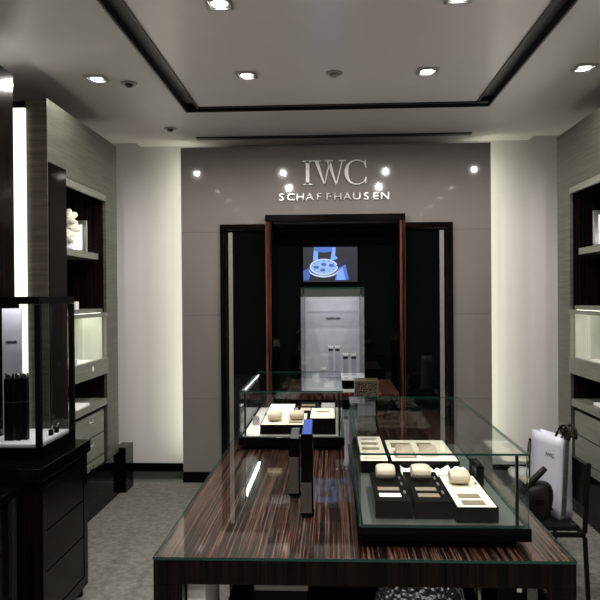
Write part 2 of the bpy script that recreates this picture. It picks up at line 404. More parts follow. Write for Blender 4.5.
box('back_panel', 'black_glass', t, -.499, .574, PY+.28, PY+.30, .003, CZ-.06)
box('side_lining', 'black_gloss', t, -.4995, -.49, PY-.08, PY+.279, .004, CZ-.058)
box('side_lining', 'black_gloss', t, .565, .5745, PY-.08, PY+.279, .004, CZ-.058)
box('soffit', 'black_satin', t, -.4995, .5745, PY+.051, PY+.279, CZ-.057, CZ-.03)

# television
TX0, TX1, TZ0, TZ1, TY = -.245, .238, 1.725, 2.035, PY+.255
t = thing('television', 'wall television showing a blue-lit watch, hung in the dark alcove', 'television', (0, TY, TZ0))
box('bezel', 'black_gloss', t, TX0-.02, TX1+.02, TY, TY+.024, TZ0-.02, TZ1+.02, .003)
sc = box('screen', 'screen_dark', t, TX0, TX1, TY-.003, TY-.0002, TZ0, TZ1)
def spoly(mat, pts, d):
    m = MB(); m.prism([(TX0+a*(TX1-TX0), TZ0+b*(TZ1-TZ0)) for a, b in pts], 1, TY-.003-d, TY-.003-d+.0004)
    return m.build('screen_image', mat, sc)
def ep(cx, cy, rx, ry, n=28, rot=0):
    o = []
    for k in range(n):
        a = 2*math.pi*k/n; u, v = rx*math.cos(a), ry*math.sin(a)
        o.append((cx+u*math.cos(rot)-v*math.sin(rot), cy+u*math.sin(rot)+v*math.cos(rot)))
    return o
spoly('screen_mid', [(0, .05), (.0, .32), (.13, .42), (.16, .30), (.10, .05)], .0005)
spoly('screen_sky', [(.18, .62), (.20, .97), (.28, 1.0), (.27, .62)], .0005)
spoly('screen_blue', [(.20, .90), (.20, 1.0), (.58, 1.0), (.55, .88), (.40, .84), (.28, .86)], .0008)
spoly('screen_sky', [(.50, .62), (.54, .97), (.60, .99), (.59, .75), (.64, .68), (.60, .64)], .0010)
spoly('screen_blue', [(.58, .05), (.63, .38), (.78, .50), (.84, .05)], .0005)
spoly('screen_sky', [(.61, .05), (.64, .30), (.72, .42), (.78, .05)], .0008)
spoly('screen_white', ep(.38, .33, .27, .20, rot=-.03), .0012)
spoly('screen_navy', ep(.38, .36, .265, .185, rot=-.03), .0016)
spoly('screen_white', ep(.38, .43, .26, .235, rot=-.03), .0020)
spoly('screen_dial', ep(.38, .435, .235, .205, rot=-.03), .0024)
for cx, cy in ((.24, .42), (.38, .50), (.52, .47), (.36, .34)): spoly('screen_mid', ep(cx, cy, .05, .045, 16), .0028)
for k in range(12):
    a = 2*math.pi*k/12; spoly('screen_navy', ep(.38+.20*math.cos(a), .435+.17*math.sin(a), .010, .012, 6), .0028)
spoly('screen_navy', [(.60, .44), (.64, .52), (.80, .66), (.82, .62), (.68, .45)], .0030)

# ------------------------------------------------------------------ watch stands
def clear_watch_stand(x, y, z, h, label, grp, w_=.034):
    t = thing('watch_stand', label, 'watch stand', (x, y, z), grp)
    box('column', 'acrylic', t, x-w_/2, x+w_/2, y-.012, y+.012, z, z+h, .001)
    box('foot', 'chrome', t, x-w_/2-.002, x+w_/2+.002, y-.014, y+.014, z-.0, z+.004)
    MB().box(x-.019, x+.019, y-.019, y-.0125, z+h-.016, z+h+.002).build('watch_strap', 'black_leather', t, .001)
    k = MB(); k.lathe((0, 0, 0), [(.007, 0), (.009, .002), (.009, .005), (.007, .006)], 18)
    k.v = [(x+a, y-.005-c*.5, z+h+.015+b) for a, b, c in k.v]
    k.build('watch_case', 'sparkle', t)
    k = MB()
    for s_ in (-1, 1): k.tube([(x+s_*.014, y+.004, z+h+.002), (x+s_*.017, y, z+h+.026)], .003, 6)
    k.build('strap_reflection', 'sparkle', t)
    return t
def black_watch_stand(x, y, z, h, label, grp=None, w_=.036, d=.03):
    t = thing('watch_stand', label, 'watch stand', (x, y, z), grp)
    box('column', 'black_satin', t, x-w_/2, x+w_/2, y-d/2, y+d/2, z, z+h, .0015)
    box('band', 'silver_dark', t, x-w_/2-.0006, x+w_/2+.0006, y-d/2-.0006, y+d/2+.0006, z+h*.62, z+h*.62+.0025)
    k = MB()
    for s_ in (-1, 1):
        k.hull8([(x+s_*w_*.30-.006, y-.006, z+h), (x+s_*w_*.30+.006, y-.006, z+h), (x+s_*w_*.30+.006, y+.006, z+h), (x+s_*w_*.30-.006, y+.006, z+h),
                 (x+s_*w_*.42-.002, y-.003, z+h+.026), (x+s_*w_*.42+.003, y-.003, z+h+.026), (x+s_*w_*.42+.003, y+.003, z+h+.024), (x+s_*w_*.42-.002, y+.003, z+h+.024)])
    k.build('watch_strap', 'black_leather', t)
    k = MB(); k.lathe((0, 0, 0), [(.012, 0), (.0145, .002), (.0145, .006), (.011, .007)], 18)
    k.v = [(x+a, y-.007-c, z+h+.011+b) for a, b, c in k.v]; k.build('watch_case', 'silver_dark', t)
    return t

# ------------------------------------------------------------------ alcove counter, tall vitrine and what stands in it
CTX0, CTX1, CTY0, CTY1, CTZ = -.33, .485, 4.82, 5.60, .90
t = thing('counter', 'low dark striped-wood counter standing in front of the black alcove', 'counter', (.08, 5.2, 0))
box('body', 'mac_front', t, CTX0+.02, CTX1-.02, CTY0+.02, CTY1, 0.03, CTZ-.05)
box('worktop', 'mac_top', t, CTX0, CTX1, CTY0, CTY1+.01, CTZ-.05, CTZ, .002)
box('plinth', 'black_satin', t, CTX0+.05, CTX1-.05, CTY0+.05, CTY1-.03, 0, .03)
VX0, VX1, VY0, VY1, VZ0, VZ1 = -.222, .242, 4.86, 5.585, CTZ, 1.66
t = thing('vitrine', 'tall clear glass vitrine with lit lilac-grey backboard on the alcove counter', 'display case', ((VX0+VX1)/2, 5.2, VZ0))
box('base', 'pale_floor', t, VX0+.006, VX1-.006, VY0+.006, VY1-.02, VZ0+.0005, VZ0+.016)
bb = box('backboard', 'grey_panel', t, VX0+.006, VX1-.006, VY1-.019, VY1-.008, VZ0+.001, VZ1-.05)
add_text('printed_word', 'ink', bb, 'SCHAFFHAUSEN', (.018, VY1-.0198, 1.402), .026, .0012, .62, off=.0012)
eg = lambda n, c: abs(n.z) > .9
for q in ((VX0, VX0+.005, VY0+.006, VY1), (VX1-.005, VX1, VY0+.006, VY1)):
    MB().box(*q, VZ0+.0003, VZ1-.006).build('glass_pane', 'glass', t, mats='glass_edge', edgefn=eg)
MB().box(VX0, VX1, VY0, VY0+.005, VZ0+.0003, VZ1-.006).build('glass_pane', 'glass', t, mats='glass_edge', edgefn=eg)
MB().box(VX0, VX1, VY0, VY1, VZ1-.0055, VZ1).build('glass_top', 'glass', t, mats='glass_edge', edgefn=lambda n, c: abs(n.z) < .5)
box('light_bar', 'chan_in', t, VX0+.008, VX1-.008, VY1-.25, VY1-.19, 1.592, VZ1-.008)
light('strip_lamp', 'AREA', (.01, VY1-.22, 1.588), 1.3, (.95, .94, 1), t, rot=(R(14), 0, 0), shape='RECTANGLE', size=.42, size_y=.02)
bz = VZ0+.016
clear_watch_stand(-.005, 5.42, bz, .255, 'clear stand with a watch, left of the tall pair before the backboard', 'tall clear watch stands in the lit vitrine')
clear_watch_stand(.050, 5.42, bz, .255, 'clear stand with a watch, right of the tall pair before the backboard', 'tall clear watch stands in the lit vitrine')
clear_watch_stand(-.062, 5.36, bz, .085, 'shortest clear stand with a watch, beside the small white cube', None)
box_s = tag(box('price_cube', 'white', None, -.152, -.098, 5.30, 5.35, bz, bz+.062, .002), 'small plain white cube at the left of the lit vitrine floor', 'cube')
tag(MB().hull8([(.02-.08, 5.02, bz), (.02, 5.02, bz), (.02, 5.07, bz), (.02-.08, 5.07, bz), (-.055, 5.035, bz+.02), (.015, 5.035, bz+.02), (.015, 5.06, bz+.03), (-.055, 5.06, bz+.03)]).build('card_holder', 'white', bevel=.001), 'small white wedge-shaped card holder on the vitrine floor by the black block', 'card holder')
# black block with a pale bed carrying the lower pair
t = thing('display_block', 'black display block with a pale pink bed inside the tall vitrine', 'display block', (.15, 5.1, bz))
box('body', 'black_gloss', t, .062, .248, 4.90, 5.28, bz, bz+.062, .002)
box('bed', 'pale_floor', t, .066, .244, 4.904, 5.276, bz+.0625, bz+.074, .002)
for x in (.108, .168):
    box('slot', 'cream_slot', t, x-.014, x+.014, 4.93, 4.97, bz+.0741, bz+.076)
clear_watch_stand(.108, 5.12, bz+.074, .145, 'clear stand with a watch, left of the lower pair on the black block', 'low clear watch stands on the black block')
clear_watch_stand(.170, 5.12, bz+.074, .145, 'clear stand with a watch, right of the lower pair on the black block', 'low clear watch stands on the black block')

# ------------------------------------------------------------------ display cabinets along the two side walls
def wall_cabinet(s, fx, y0, yo0, yo1, y1, label):
    """s=-1 left wall, +1 right wall; fx = |x| of the front plane; the opening runs yo0..yo1"""
    bx = (abs(XL) if s < 0 else XR)-.01
    def B(name, mat, a0, a1, ya, yb, z0, z1, bevel=0, parent=None, label=None):
        xa, xb = sorted((s*a0, s*a1)); return box(name, mat, parent or t, xa, xb, ya, yb, z0, z1, bevel, label)
    t = thing('wall_display_cabinet', label, 'cabinet', (s*(fx+.2), (y0+y1)/2, 0))
    B('side_panel', 'oak', fx, bx, yo1, y1, .34, 2.83, .001)
    B('side_panel', 'oak_brown' if s < 0 else 'oak', fx, bx if s > 0 else 1.875, y0-.01, y0, .34 if s > 0 else .0, 2.83, .001)
    if s < 0:
        B('front_panel', 'black_gloss', fx-.006, fx+.02, y0+.001, yo0-.0, .34, 2.44, .001, label='black glossy upright panel')
        B('front_panel', 'oak', fx, fx+.02, y0+.001, yo0, 2.443, 2.83, .001)
    else:
        B('front_panel', 'oak', fx, fx+.02, y0+.001, yo0, .34, 2.83, .001)
    B('fascia', 'oak', fx, fx+.02, yo0+.001, yo1-.001, 2.395, 2.83, .001)
    B('fascia_rail', 'oak_light', fx-.003, fx+.02, yo0+.001, yo1-.001, 2.345, 2.392, .001)
    B('top_panel', 'black_satin', fx+.021, bx, y0+.021, yo1-.001, 2.80, 2.825)
    B('back_panel', 'mac_front', bx-.012, bx, y0+.021, yo1-.001, .34, 2.79)
    B('divider', 'black_gloss', fx+.021, bx-.013, yo0-.012, yo0, .34, 2.79)
    B('divider', 'mac_front', fx+.021, bx-.013, yo1-.014, yo1-.002, .34, 2.79)
    B('plinth', 'black_gloss', fx-.004, bx, y0+.021, y1, 0, .338, .001)
    ya, yb = yo0+.002, yo1-.016
    B('shelf', 'oak_light', fx+.035, bx-.014, ya, yb-.06, 1.888, 1.935, .001)
    B('shelf', 'oak_light', fx+.025, bx-.014, ya, yb, 1.485, 1.515, .001)
    # glazed lit compartment
    B('compartment_lining', 'niche', bx-.04, bx-.014, ya, yb, 1.10, 1.482)
    B('compartment_lining', 'niche', fx+.03, bx-.041, yb-.012, yb, 1.10, 1.482)
    B('compartment_bed', 'pale_floor', fx+.02, bx-.041, ya, yb-.013, 1.085, 1.10)
    lip = B('drawer_front', 'oak_light', fx-.012, fx+.019, ya-.001, yo1-.001, 1.015, 1.135, .001, label='grey rail with a keyhole plate')
    B('key_plate', 'chrome', fx-.016, fx-.0122, (ya+yb)/2+.03, (ya+yb)/2+.07, 1.065, 1.10, .0005, parent=lip)
    gp = B('glass_door', 'glass', fx-.004, fx+.002, ya, yo1-.003, 1.137, 1.455)
    B('rail', 'oak_light', fx-.012, fx+.018, ya-.001, yo1-.001, 1.456, 1.484, .001)
    B('led_strip', 'niche_led', fx+.03, fx+.045, ya+.02, yb-.03, 1.474, 1.4845)
    B('case_floor', 'black_gloss', fx+.02, bx-.014, ya, yb, 1.012, 1.084)
    # pull-out ledge and drawers
    B('ledge', 'oak_light', fx-.006, bx-.014, ya, yo1-.03, .775, .825, .001)
    zt = (.745, .575, .405)
    for k, z in enumerate(zt):
        d = B('drawer', 'oak_light', fx+.002, fx+.02, ya+.012, yo1-.075, z-.160 if k < 2 else .345, z, .001)
        hk = MB()
        yc = (yo0+yo1)/2+.03; zc = z-.035
        xs = sorted((s*(fx-.006), s*(fx+.0015)))
        hk.box(xs[0], xs[1], yc-.035, yc+.035, zc-.018, zc-.010); hk.box(xs[0], xs[1], yc-.035, yc-.027, zc-.0095, zc+.010); hk.box(xs[0], xs[1], yc+.027, yc+.035, zc-.0095, zc+.010)
        hk.build('handle', 'chrome', d)
    B('drawer_box', 'black_satin', fx+.021, bx-.013, ya, yb, .342, .748)
    # lamps under the lower shelf and the case floor, and one added above
    xm = s*(fx+.14)
    light('shelf_lamp', 'AREA', (xm, (ya+yb)/2, 1.470), 2.0, (1, 1, .86), t, shape='RECTANGLE', size=.1, size_y=yb-ya-.1)
    light('shelf_lamp', 'AREA', (s*(fx+.10), (ya+yb)/2, 1.008), .25, (1, 1, .9), t, shape='RECTANGLE', size=.05, size_y=yb-ya-.1)
    light('shelf_lamp', 'AREA', (s*(fx+.26), (ya+yb)/2+.12, 1.945), 4.0, (.95, .97, 1), t, rot=(R(180), 0, 0), shape='RECTANGLE', size=.18, size_y=.3)  # added upward lamp without a fitting, brightens the upper shelf
    return t
LY0, LYA, LYB, LY1 = 4.06, 4.33, 5.115, 5.385
wall_cabinet(-1, 1.74, LY0, LYA, LYB, LY1, 'tall grey-oak wall display cabinet on the left, shelves and a lit glazed compartment')
wall_cabinet(1, 1.78, 3.05, 3.40, 5.07, 5.345, 'tall grey-oak wall display cabinet on the right, partly hidden behind the paper bag')
tag(box('plinth_block', 'black_gloss', None, -1.78, -1.685, 5.388, 5.60, 0, .37, .002), 'short black upright block at the foot of the left wall cabinet end', 'block')

# recess with the light strip, and the near dark tall cabinet
t = thing('light_column', 'tall white glowing strip in the recess left of the brown oak pier', 'light', (-1.90, 4.04, .0))
box('diffuser', 'led', t, -2.06, -1.864, 4.02, 4.035, .80, 2.765)
box('housing', 'black_satin', t, -2.08, -1.88, 4.036, 4.048, 0, 2.80)
light('column_lamp', 'AREA', (-1.98, 4.01, 1.8), 3.0, (1, 1, .88), t, rot=(R(90), 0, R(180)), shape='RECTANGLE', size=.12, size_y=1.9)
t = thing('tall_cabinet', 'tall near-black glossy wood cabinet cut by the left edge of the photo', 'cabinet', (-1.95, 3, 0))
box('body', 'mac_front', t, -2.24, -1.759, 2.25, 3.60, .09, 2.83)
for y0, y1 in ((2.25, 2.924), (2.928, 3.60)): box('door', 'mac_front', t, -1.758, -1.735, y0, y1, .1, 2.83, .001)
box('plinth', 'black_satin', t, -2.24, -1.77, 2.26, 3.59, 0, .089)

# things on the side cabinets' shelves
def frame(x0, x1, y, z0, z1, label, s):
    t = thing('photo_frame', label, 'picture', ((x0+x1)/2, y, z0))
    box('frame', 'silver', t, x0, x1, y, y+.025, z0, z1, .002)
    box('picture', 'white', t, x0+.03, x1-.03, y-.002, y-.0002, z0+.015, z1-.03)
    box('easel_leg', 'black_satin', t, (x0+x1)/2-.02, (x0+x1)/2+.02, y+.026, y+.07, z0, z0+.12)
    return t
frame(-2.16, -1.80, 4.86, 1.9355, 2.17, 'silver framed white picture standing on the upper left wall shelf', -1)
frame(1.86, 2.20, 4.82, 1.9355, 2.19, 'silver framed white picture standing on the upper right wall shelf', 1)
t = thing('orchid', 'cream orchid blooms in a small white pot on the upper left wall shelf', 'plant', (-1.84, 4.62, 1.9355))
MB().lathe((-1.84, 4.62, 1.9355), [(.024, 0), (.032, .01), (.036, .055), (.031, .056)], 20).build('pot', 'white', t, label='white pot')
MB().tube([(-1.84, 4.62, 1.985), (-1.845, 4.62, 2.05), (-1.835, 4.60, 2.13), (-1.81, 4.58, 2.16)], .003, 6).build('stem', 'stem', t)
for (cx, cy, cz, sc_) in ((-1.815, 4.57, 2.160, 1.3), (-1.80, 4.585, 2.085, 1.3), (-1.825, 4.575, 2.03, 1.2), (-1.86, 4.60, 2.11, 1.2)):
    k = MB()
    for j in range(5):
        a = 2*math.pi*j/5+.3+cz*9
        rot = Matrix.Rotation(a, 3, 'Y')
        k.ell(Vector((cx, cy, cz))+rot@Vector((.024*sc_, 0, 0)), (.026*sc_, .007, .019*sc_), rot@Matrix.Rotation(.35, 3, 'Z'), 10, 6)
    k.ell((cx, cy-.008, cz), (.009, .012, .009), None, 8, 6)
    k.build('flower', 'petal', t)
tag(MB().lathe((-1.80, 4.36+.06, 1.5155), [(.018, 0), (.024, .02), (.02, .05), (.011, .07), (.013, .085)], 18).build('figurine', 'white'), 'small white bottle-shaped ornament at the near end of the lower left wall shelf', 'ornament')
tag(box('white_cube', 'white', None, -1.83, -1.775, 4.58, 4.64, 1.5155, 1.572, .002), 'small white cube on the shelf above the left lit glazed compartment', 'cube')
tag(box('white_cube', 'white', None, -1.86, -1.80, 4.60, 4.66, 1.1005, 1.165, .002), 'small white cube inside the left lit glazed compartment', 'cube')
tag(MB().hull8([(-2.05, 4.72, 1.1005), (-1.79, 4.72, 1.1005), (-1.79, 4.98, 1.1005), (-2.05, 4.98, 1.1005), (-2.04, 4.73, 1.113), (-1.80, 4.73, 1.113), (-1.80, 4.97, 1.13), (-2.04, 4.97, 1.13)]).build('display_pad', 'white'), 'flat white pad on the bed of the left lit glazed compartment', 'pad')
tag(MB().hull8([(1.86, 4.50, 1.1005), (2.12, 4.50, 1.1005), (2.12, 4.92, 1.1005), (1.86, 4.92, 1.1005), (1.87, 4.51, 1.113), (2.11, 4.51, 1.113), (2.11, 4.91, 1.13), (1.87, 4.91, 1.13)]).build('display_pad', 'white'), 'flat white pad on the bed of the right lit glazed compartment', 'pad')
tag(box('white_cube', 'white', None, 1.90, 1.96, 4.62, 4.68, 1.13, 1.19, .002), 'small white cube on the pad in the right lit glazed compartment', 'cube')
def papers(x, y, a, lb):
    t = thing('brochure', lb, 'brochure', (x, y, .8255))
    m = MB(); m.hull8([(x-.08, y-.11, .8255), (x+.08, y-.11, .8255), (x+.08, y, .8255), (x-.08, y, .8255), (x-.08, y-.11, .832), (x+.08, y-.11, .832), (x+.08, y, .838), (x-.08, y, .838)])
    m.build('page', 'white', t)
    m = MB(); m.hull8([(x-.08, y+.001, .8255), (x+.08, y+.001, .8255), (x+.08, y+.12, .8255), (x-.08, y+.12, .8255), (x-.08, y+.001, .838), (x+.08, y+.001, .838), (x+.08, y+.12, .845), (x-.08, y+.12, .845)])
    m.build('page', 'white', t); return t
papers(-1.815, 4.60, 0, 'open white brochure on the pull-out ledge of the left wall cabinet')
papers(1.90, 4.62, 0, 'open white brochure on the pull-out ledge of the right wall cabinet')

# ------------------------------------------------------------------ left counter with the black-framed glass tower
t = thing('drawer_counter', 'dark striped-wood drawer counter carrying the black-framed glass tower', 'cabinet', (-1.5, 3.35, 0))
box('worktop', 'black_gloss', t, -1.70, -1.31, 2.94, 3.575, .768, .83, .002)
box('body', 'mac_front', t, -1.70, -1.335, 3.0, 3.56, .055, .767)
mbf = MB(); xf = -1.334; xo = -1.325
mbf.box(xf, xo, 3.0, 3.04, .055, .767); mbf.box(xf, xo, 3.51, 3.56, .055, .767); mbf.box(xf, xo, 3.041, 3.509, .055, .11); mbf.box(xf, xo, 3.041, 3.509, .725, .767)
mbf.build('face_frame', 'black_gloss', t, .001)
for z0, z1 in ((.114, .325), (.331, .515), (.521, .722)):
    box('drawer', 'mac_flat', t, xf, xf+.006, 3.043, 3.507, z0, z1, .001)
for x in (-1.66, -1.36):
    for y in (3.04, 3.52):
        MB().lathe((x, y, 0), [(.018, 0), (.022, .006), (.016, .054)], 14).build('foot', 'black_satin', t)
box('skirting', 'silver_dark', t, -1.68, -1.345, 3.03, 3.54, .03, .0545, label='dull metal skirting rail')
t = thing('low_cabinet', 'lower dark cabinet at the bottom left corner, in front of the drawer counter', 'cabinet', (-1.58, 2.7, 0))
box('worktop', 'black_gloss', t, -1.71, -1.395, 2.35, 2.935, .72, .76, .002)
box('body', 'mac_front', t, -1.71, -1.43, 2.38, 2.92, .04, .719)
box('corner_post', 'silver_dark', t, -1.43, -1.41, 2.90, 2.92, .04, .719)
box('plinth', 'black_satin', t, -1.70, -1.45, 2.40, 2.92, 0, .039)
for z0, z1 in ((.06, .27), (.275, .49), (.495, .70)): box('drawer', 'mac_flat', t, -1.43, -1.424, 2.39, 2.898, z0, z1, .001)

QX0, QX1, QY0, QY1, QZ0, QZ1 = -1.715, -1.385, 3.12, 3.555, .83, 1.607
t = thing('glass_tower', 'black-framed glass display tower standing on the left drawer counter', 'display case', ((QX0+QX1)/2, (QY0+QY1)/2, QZ0))
f = .026
for (x, y) in ((QX0, QY0), (QX1-f, QY0), (QX0, QY1-f), (QX1-f, QY1-f)): box('corner_post', 'black_satin', t, x, x+f, y, y+f, QZ0+.056, QZ1-.037, .001)
box('base', 'black_gloss', t, QX0, QX1, QY0, QY1, QZ0+.0003, QZ0+.055, .002)
mbf = MB(); mbf.box(QX0, QX1, QY0, QY0+f, QZ1-.036, QZ1); mbf.box(QX0, QX1, QY1-f, QY1, QZ1-.036, QZ1); mbf.box(QX0, QX0+f, QY0+f, QY1-f, QZ1-.036, QZ1); mbf.box(QX1-f, QX1, QY0+f, QY1-f, QZ1-.036, QZ1)
mbf.build('top_frame', 'black_satin', t, .001)
for q in ((QX0+f+.001, QX1-f-.001, QY0+.008, QY0+.013), (QX0+f+.001, QX1-f-.001, QY1-.013, QY1-.008), (QX1-.015, QX1-.010, QY0+f+.001, QY1-f-.001), (QX0+.010, QX0+.015, QY0+f+.001, QY1-f-.001)):
    MB().box(*q, QZ0+.057, QZ1-.038).build('glass_pane', 'glass', t)
MB().box(QX0+f, QX1-f, QY0+f, QY1-f, QZ1-.010, QZ1-.004).build('glass_top', 'glass', t)
box('bed', 'pale_floor', t, QX0+f, QX1-f, QY0+f+.002, QY1-f-.002, QZ0+.0555, QZ0+.066)
qb = box('backboard', 'grey_panel', t, -1.688, -1.588, 3.36, 3.37, QZ0+.067, QZ1-.06)
add_text('printed_word', 'ink', qb, 'SCHAFFHAUSEN', (-1.640, 3.3588, 1.368), .019, .0006, .42, off=.0008)
light('tower_lamp', 'AREA', (-1.60, 3.27, QZ1-.04), 1.0, (.97, .95, 1), t, shape='RECTANGLE', size=.2, size_y=.2)
qz = QZ0+.066
gr = 'black watch stands in the glass tower'
black_watch_stand(-1.592, 3.24, qz, .305, 'tall black watch stand nearest the lilac backboard in the glass tower', gr, .046)
black_watch_stand(-1.549, 3.245, qz, .305, 'middle tall black watch stand in the glass tower', gr, .026)
black_watch_stand(-1.522, 3.26, qz, .305, 'tall black watch stand nearest the front corner post of the glass tower', gr, .026)
for x, y, lb in ((-1.437, 3.36, 'tiny dark reflection in the glass tower right side, shaped as a block, nearer of two'), (-1.437, 3.43, 'tiny dark reflection in the glass tower right side, shaped as a block, farther of two')):  # reflections in the side glass, built as two small black blocks
    t2 = thing('strap_reflection', lb, 'watch stand', (x, y, qz), 'tiny built reflections in the glass tower')
    box('body', 'black_satin', t2, x-.010, x+.010, y-.010, y+.010, qz, qz+.03, .002)
    MB().tube([(x, y, qz+.030), (x+.010, y, qz+.05)], .003, 6).build('pin', 'silver', t2)

# ------------------------------------------------------------------ centre table
TXA, TXB, TYA, TYB, TT = -.484, .638, 1.78, 4.12, .90
t = thing('display_table', 'long striped dark-wood display table with a green-edged glass top', 'table', (.08, 2.9, 0))
box('tabletop', 'mac_top', t, TXA+.001, TXB-.001, TYA+.001, TYB-.001, .8907, .8915)
box('apron', 'mac_front', t, TXA, TXB, TYA, TYB, .826, .8906, .001)
MB().box(TXA-.001, TXB+.001, TYA-.001, TYB+.001, .8917, TT-.0005).build('glass_sheet', 'glass_top', t, mats='glass_edge', edgefn=lambda n, c: abs(n.z) < .5)
for (x, y) in ((TXA, TYA), (TXB-.078, TYA), (TXA, TYB-.078), (TXB-.078, TYB-.078)): box('leg', 'mac_front', t, x, x+.078, y, y+.078, 0, .8255, .001)
box('lower_shelf', 'black_gloss', t, TXA+.079, TXB-.079, TYA+.02, TYB-.02, .40, .43, .001)
box('back_screen', 'black_glass', t, TXA+.079, TXB-.079, 2.60, 2.615, .431, .8255)
LS = .4305
tag(box('storage_box', 'white', None, -.403, -.352, 1.83, 2.06, LS, .835-.012, .002), 'upright white box standing under the left end of the table', 'box')
t = thing('storage_box', 'dark box with a pale lid standing under the table, below the black stands', 'box', (-.16, 2.05, LS))
box('body', 'black_satin', t, -.225, -.075, 1.93, 2.2, LS, .746, .002); box('lid', 'sensor', t, -.228, -.072, 1.927, 2.203, .7465, .764, .002)
t = thing('crystal_bowl', 'sparkling faceted glass bowl under the table below the large glass case', 'bowl', (.265, 2.05, LS))
pr = []
for k in range(15):
    a = math.pi*(k/14)*.86+.12; pr.append((.142*math.sin(a), .195-.19*math.cos(a)))
MB().lathe((.265, 2.05, LS), [(.05, 0), (.055, .01)] + pr[1:], 36).build('bowl', 'crystal', t)
MB().lathe((.265, 2.05, LS+.375), [(.02, 0), (.024, .006), (.012, .012)], 14).build('lid_knob', 'chrome', t)
t = thing('storage_box', 'small dark box with a chrome catch under the right end of the table', 'box', (.52, 2.0, LS))
box('body', 'black_satin', t, .46, .545, 1.90, 2.1, LS, .80, .002); box('catch', 'chrome', t, .515, .53, 1.896, 1.8998, .765, .79)

# glass cases on the table
def glass_case(x0, x1, y0, y1, z0, z1, label, bed='sensor'):
    t = thing('glass_case', label, 'display case', ((x0+x1)/2, (y0+y1)/2, z0)); zb = z0+.05
    box('plinth', 'black_satin', t, x0+.03, x1-.03, y0+.03, y1-.03, z0+.0003, z0+.013)
    box('base', 'black_gloss', t, x0-.006, x1+.006, y0-.006, y1+.006, z0+.0132, zb, .002)
    g = .006; ev = lambda n, c: abs(n.z) > .9
    MB().box(x0, x1, y0, y0+g, zb+.0002, z1-g-.0002).build('glass_pane', 'glass', t, mats='glass_edge', edgefn=lambda n, c: abs(n.y) < .5)
    MB().box(x0, x1, y1-g, y1, zb+.0002, z1-g-.0002).build('glass_pane', 'glass', t, mats='glass_edge', edgefn=lambda n, c: abs(n.y) < .5)
    for xa in (x0, x1-g):
        MB().box(xa, xa+g, y0+g+.0002, y1-g-.0002, zb+.0002, z1-g-.0002).build('glass_pane', 'glass', t, mats='glass_edge', edgefn=ev)
    MB().box(x0, x1, y0, y1, z1-g, z1).build('glass_top', 'glass', t, mats='glass_edge', edgefn=lambda n, c: abs(n.z) < .5)
    box('bed', bed, t, x0+.012, x1-.012, y0+.012, y1-.012, zb+.0002, zb+.004)
    return t, zb
GC1, zb = glass_case(.075, .545, 1.88, 2.93, TT, 1.158, 'large nearer glass display case full of cream watch trays on the table', 'chan_in')
box('lock_post', 'black_satin', GC1, .512, .520, 1.89, 1.90, zb+.0045, 1.15, .001)
GC2, _ = glass_case(-.425, .052, 3.07, 3.88, TT, 1.163, 'smaller farther glass display case on the left of the table')
box('lock_post', 'black_satin', GC2, -.405, -.397, 3.08, 3.09, zb+.0045, 1.155, .001); box('lock_post', 'black_satin', GC2, .030, .038, 3.08, 3.09, zb+.0045, 1.155, .001)
def added_strip(t, x, y0, y1, z, e):
    box('led_strip', 'added_led', t, x-.0015, x+.0015, y0, y1, z+.0005, z+.006)
    light('strip_lamp', 'AREA', (x, (y0+y1)/2, z-.002), e, (1, .97, .92), t, shape='RECTANGLE', size=.004, size_y=(y1-y0))
added_strip(GC2, -.414, 3.2, 3.8, 1.148, 1.3)  # unseen light strip added to brighten the left side of the smaller case

def cushion(parent, x, y, z, w_, l, h, mat='cushion'):
    m = MB(); n = 12; seg = 8; i0 = len(m.v)
    for j in range(seg+1):
        u = j/seg; e = 1-.22*abs(2*u-1)**3
        for k in range(n):
            a = 2*math.pi*k/n
            m.v.append((x-w_/2+w_*u, y+l/2*e*math.cos(a), z+h/2+h/2*e*math.sin(a)))
    for j in range(seg):
        for k in range(n):
            k2 = (k+1) % n; m.f.append((j*n+k, j*n+k2, (j+1)*n+k2, (j+1)*n+k)); m.sm.append(True)
    m.f.append(tuple(range(n-1, -1, -1))); m.sm.append(False); m.f.append(tuple(seg*n+k for k in range(n))); m.sm.append(False)
    return m.build('cushion', mat, parent, .002)
def tray(x0, x1, y0, y1, z0, z1, label, bed='cream', rim='black_gloss', slots=(), cush=(), grp=None, name='watch_tray', clips=(), cat='tray'):
    t = thing(name, label, cat, ((x0+x1)/2, (y0+y1)/2, z0), grp)
    box('body', rim, t, x0, x1, y0, y1, z0, z1-.004, .001)
    r = .0035
    m = MB(); m.box(x0, x1, y0, y0+r, z1-.0038, z1); m.box(x0, x1, y1-r, y1, z1-.0038, z1); m.box(x0, x0+r, y0+r, y1-r, z1-.0038, z1); m.box(x1-r, x1, y0+r, y1-r, z1-.0038, z1)
    m.build('rim', rim if bed != 'cream' or rim == 'black_gloss' else bed, t)
    box('pad', bed, t, x0+r+.0005, x1-r-.0005, y0+r+.0005, y1-r-.0005, z1-.0037, z1-.0008)
    for (a, b_, c, d, mt) in slots: box('slot', mt, t, a, b_, c, d, z1-.0007, z1+.0012, .0004)
    for (x, y, w_, l, h) in cush: cushion(t, x, y, z1-.0005, w_, l, h)
    for (x, y) in clips: box('clip', 'silver', t, x-.003, x+.003, y-.012, y+.012, z1-.0006, z1+.003, .0005)
    return t
zc = zb+.004
CS = 'cream_slot'
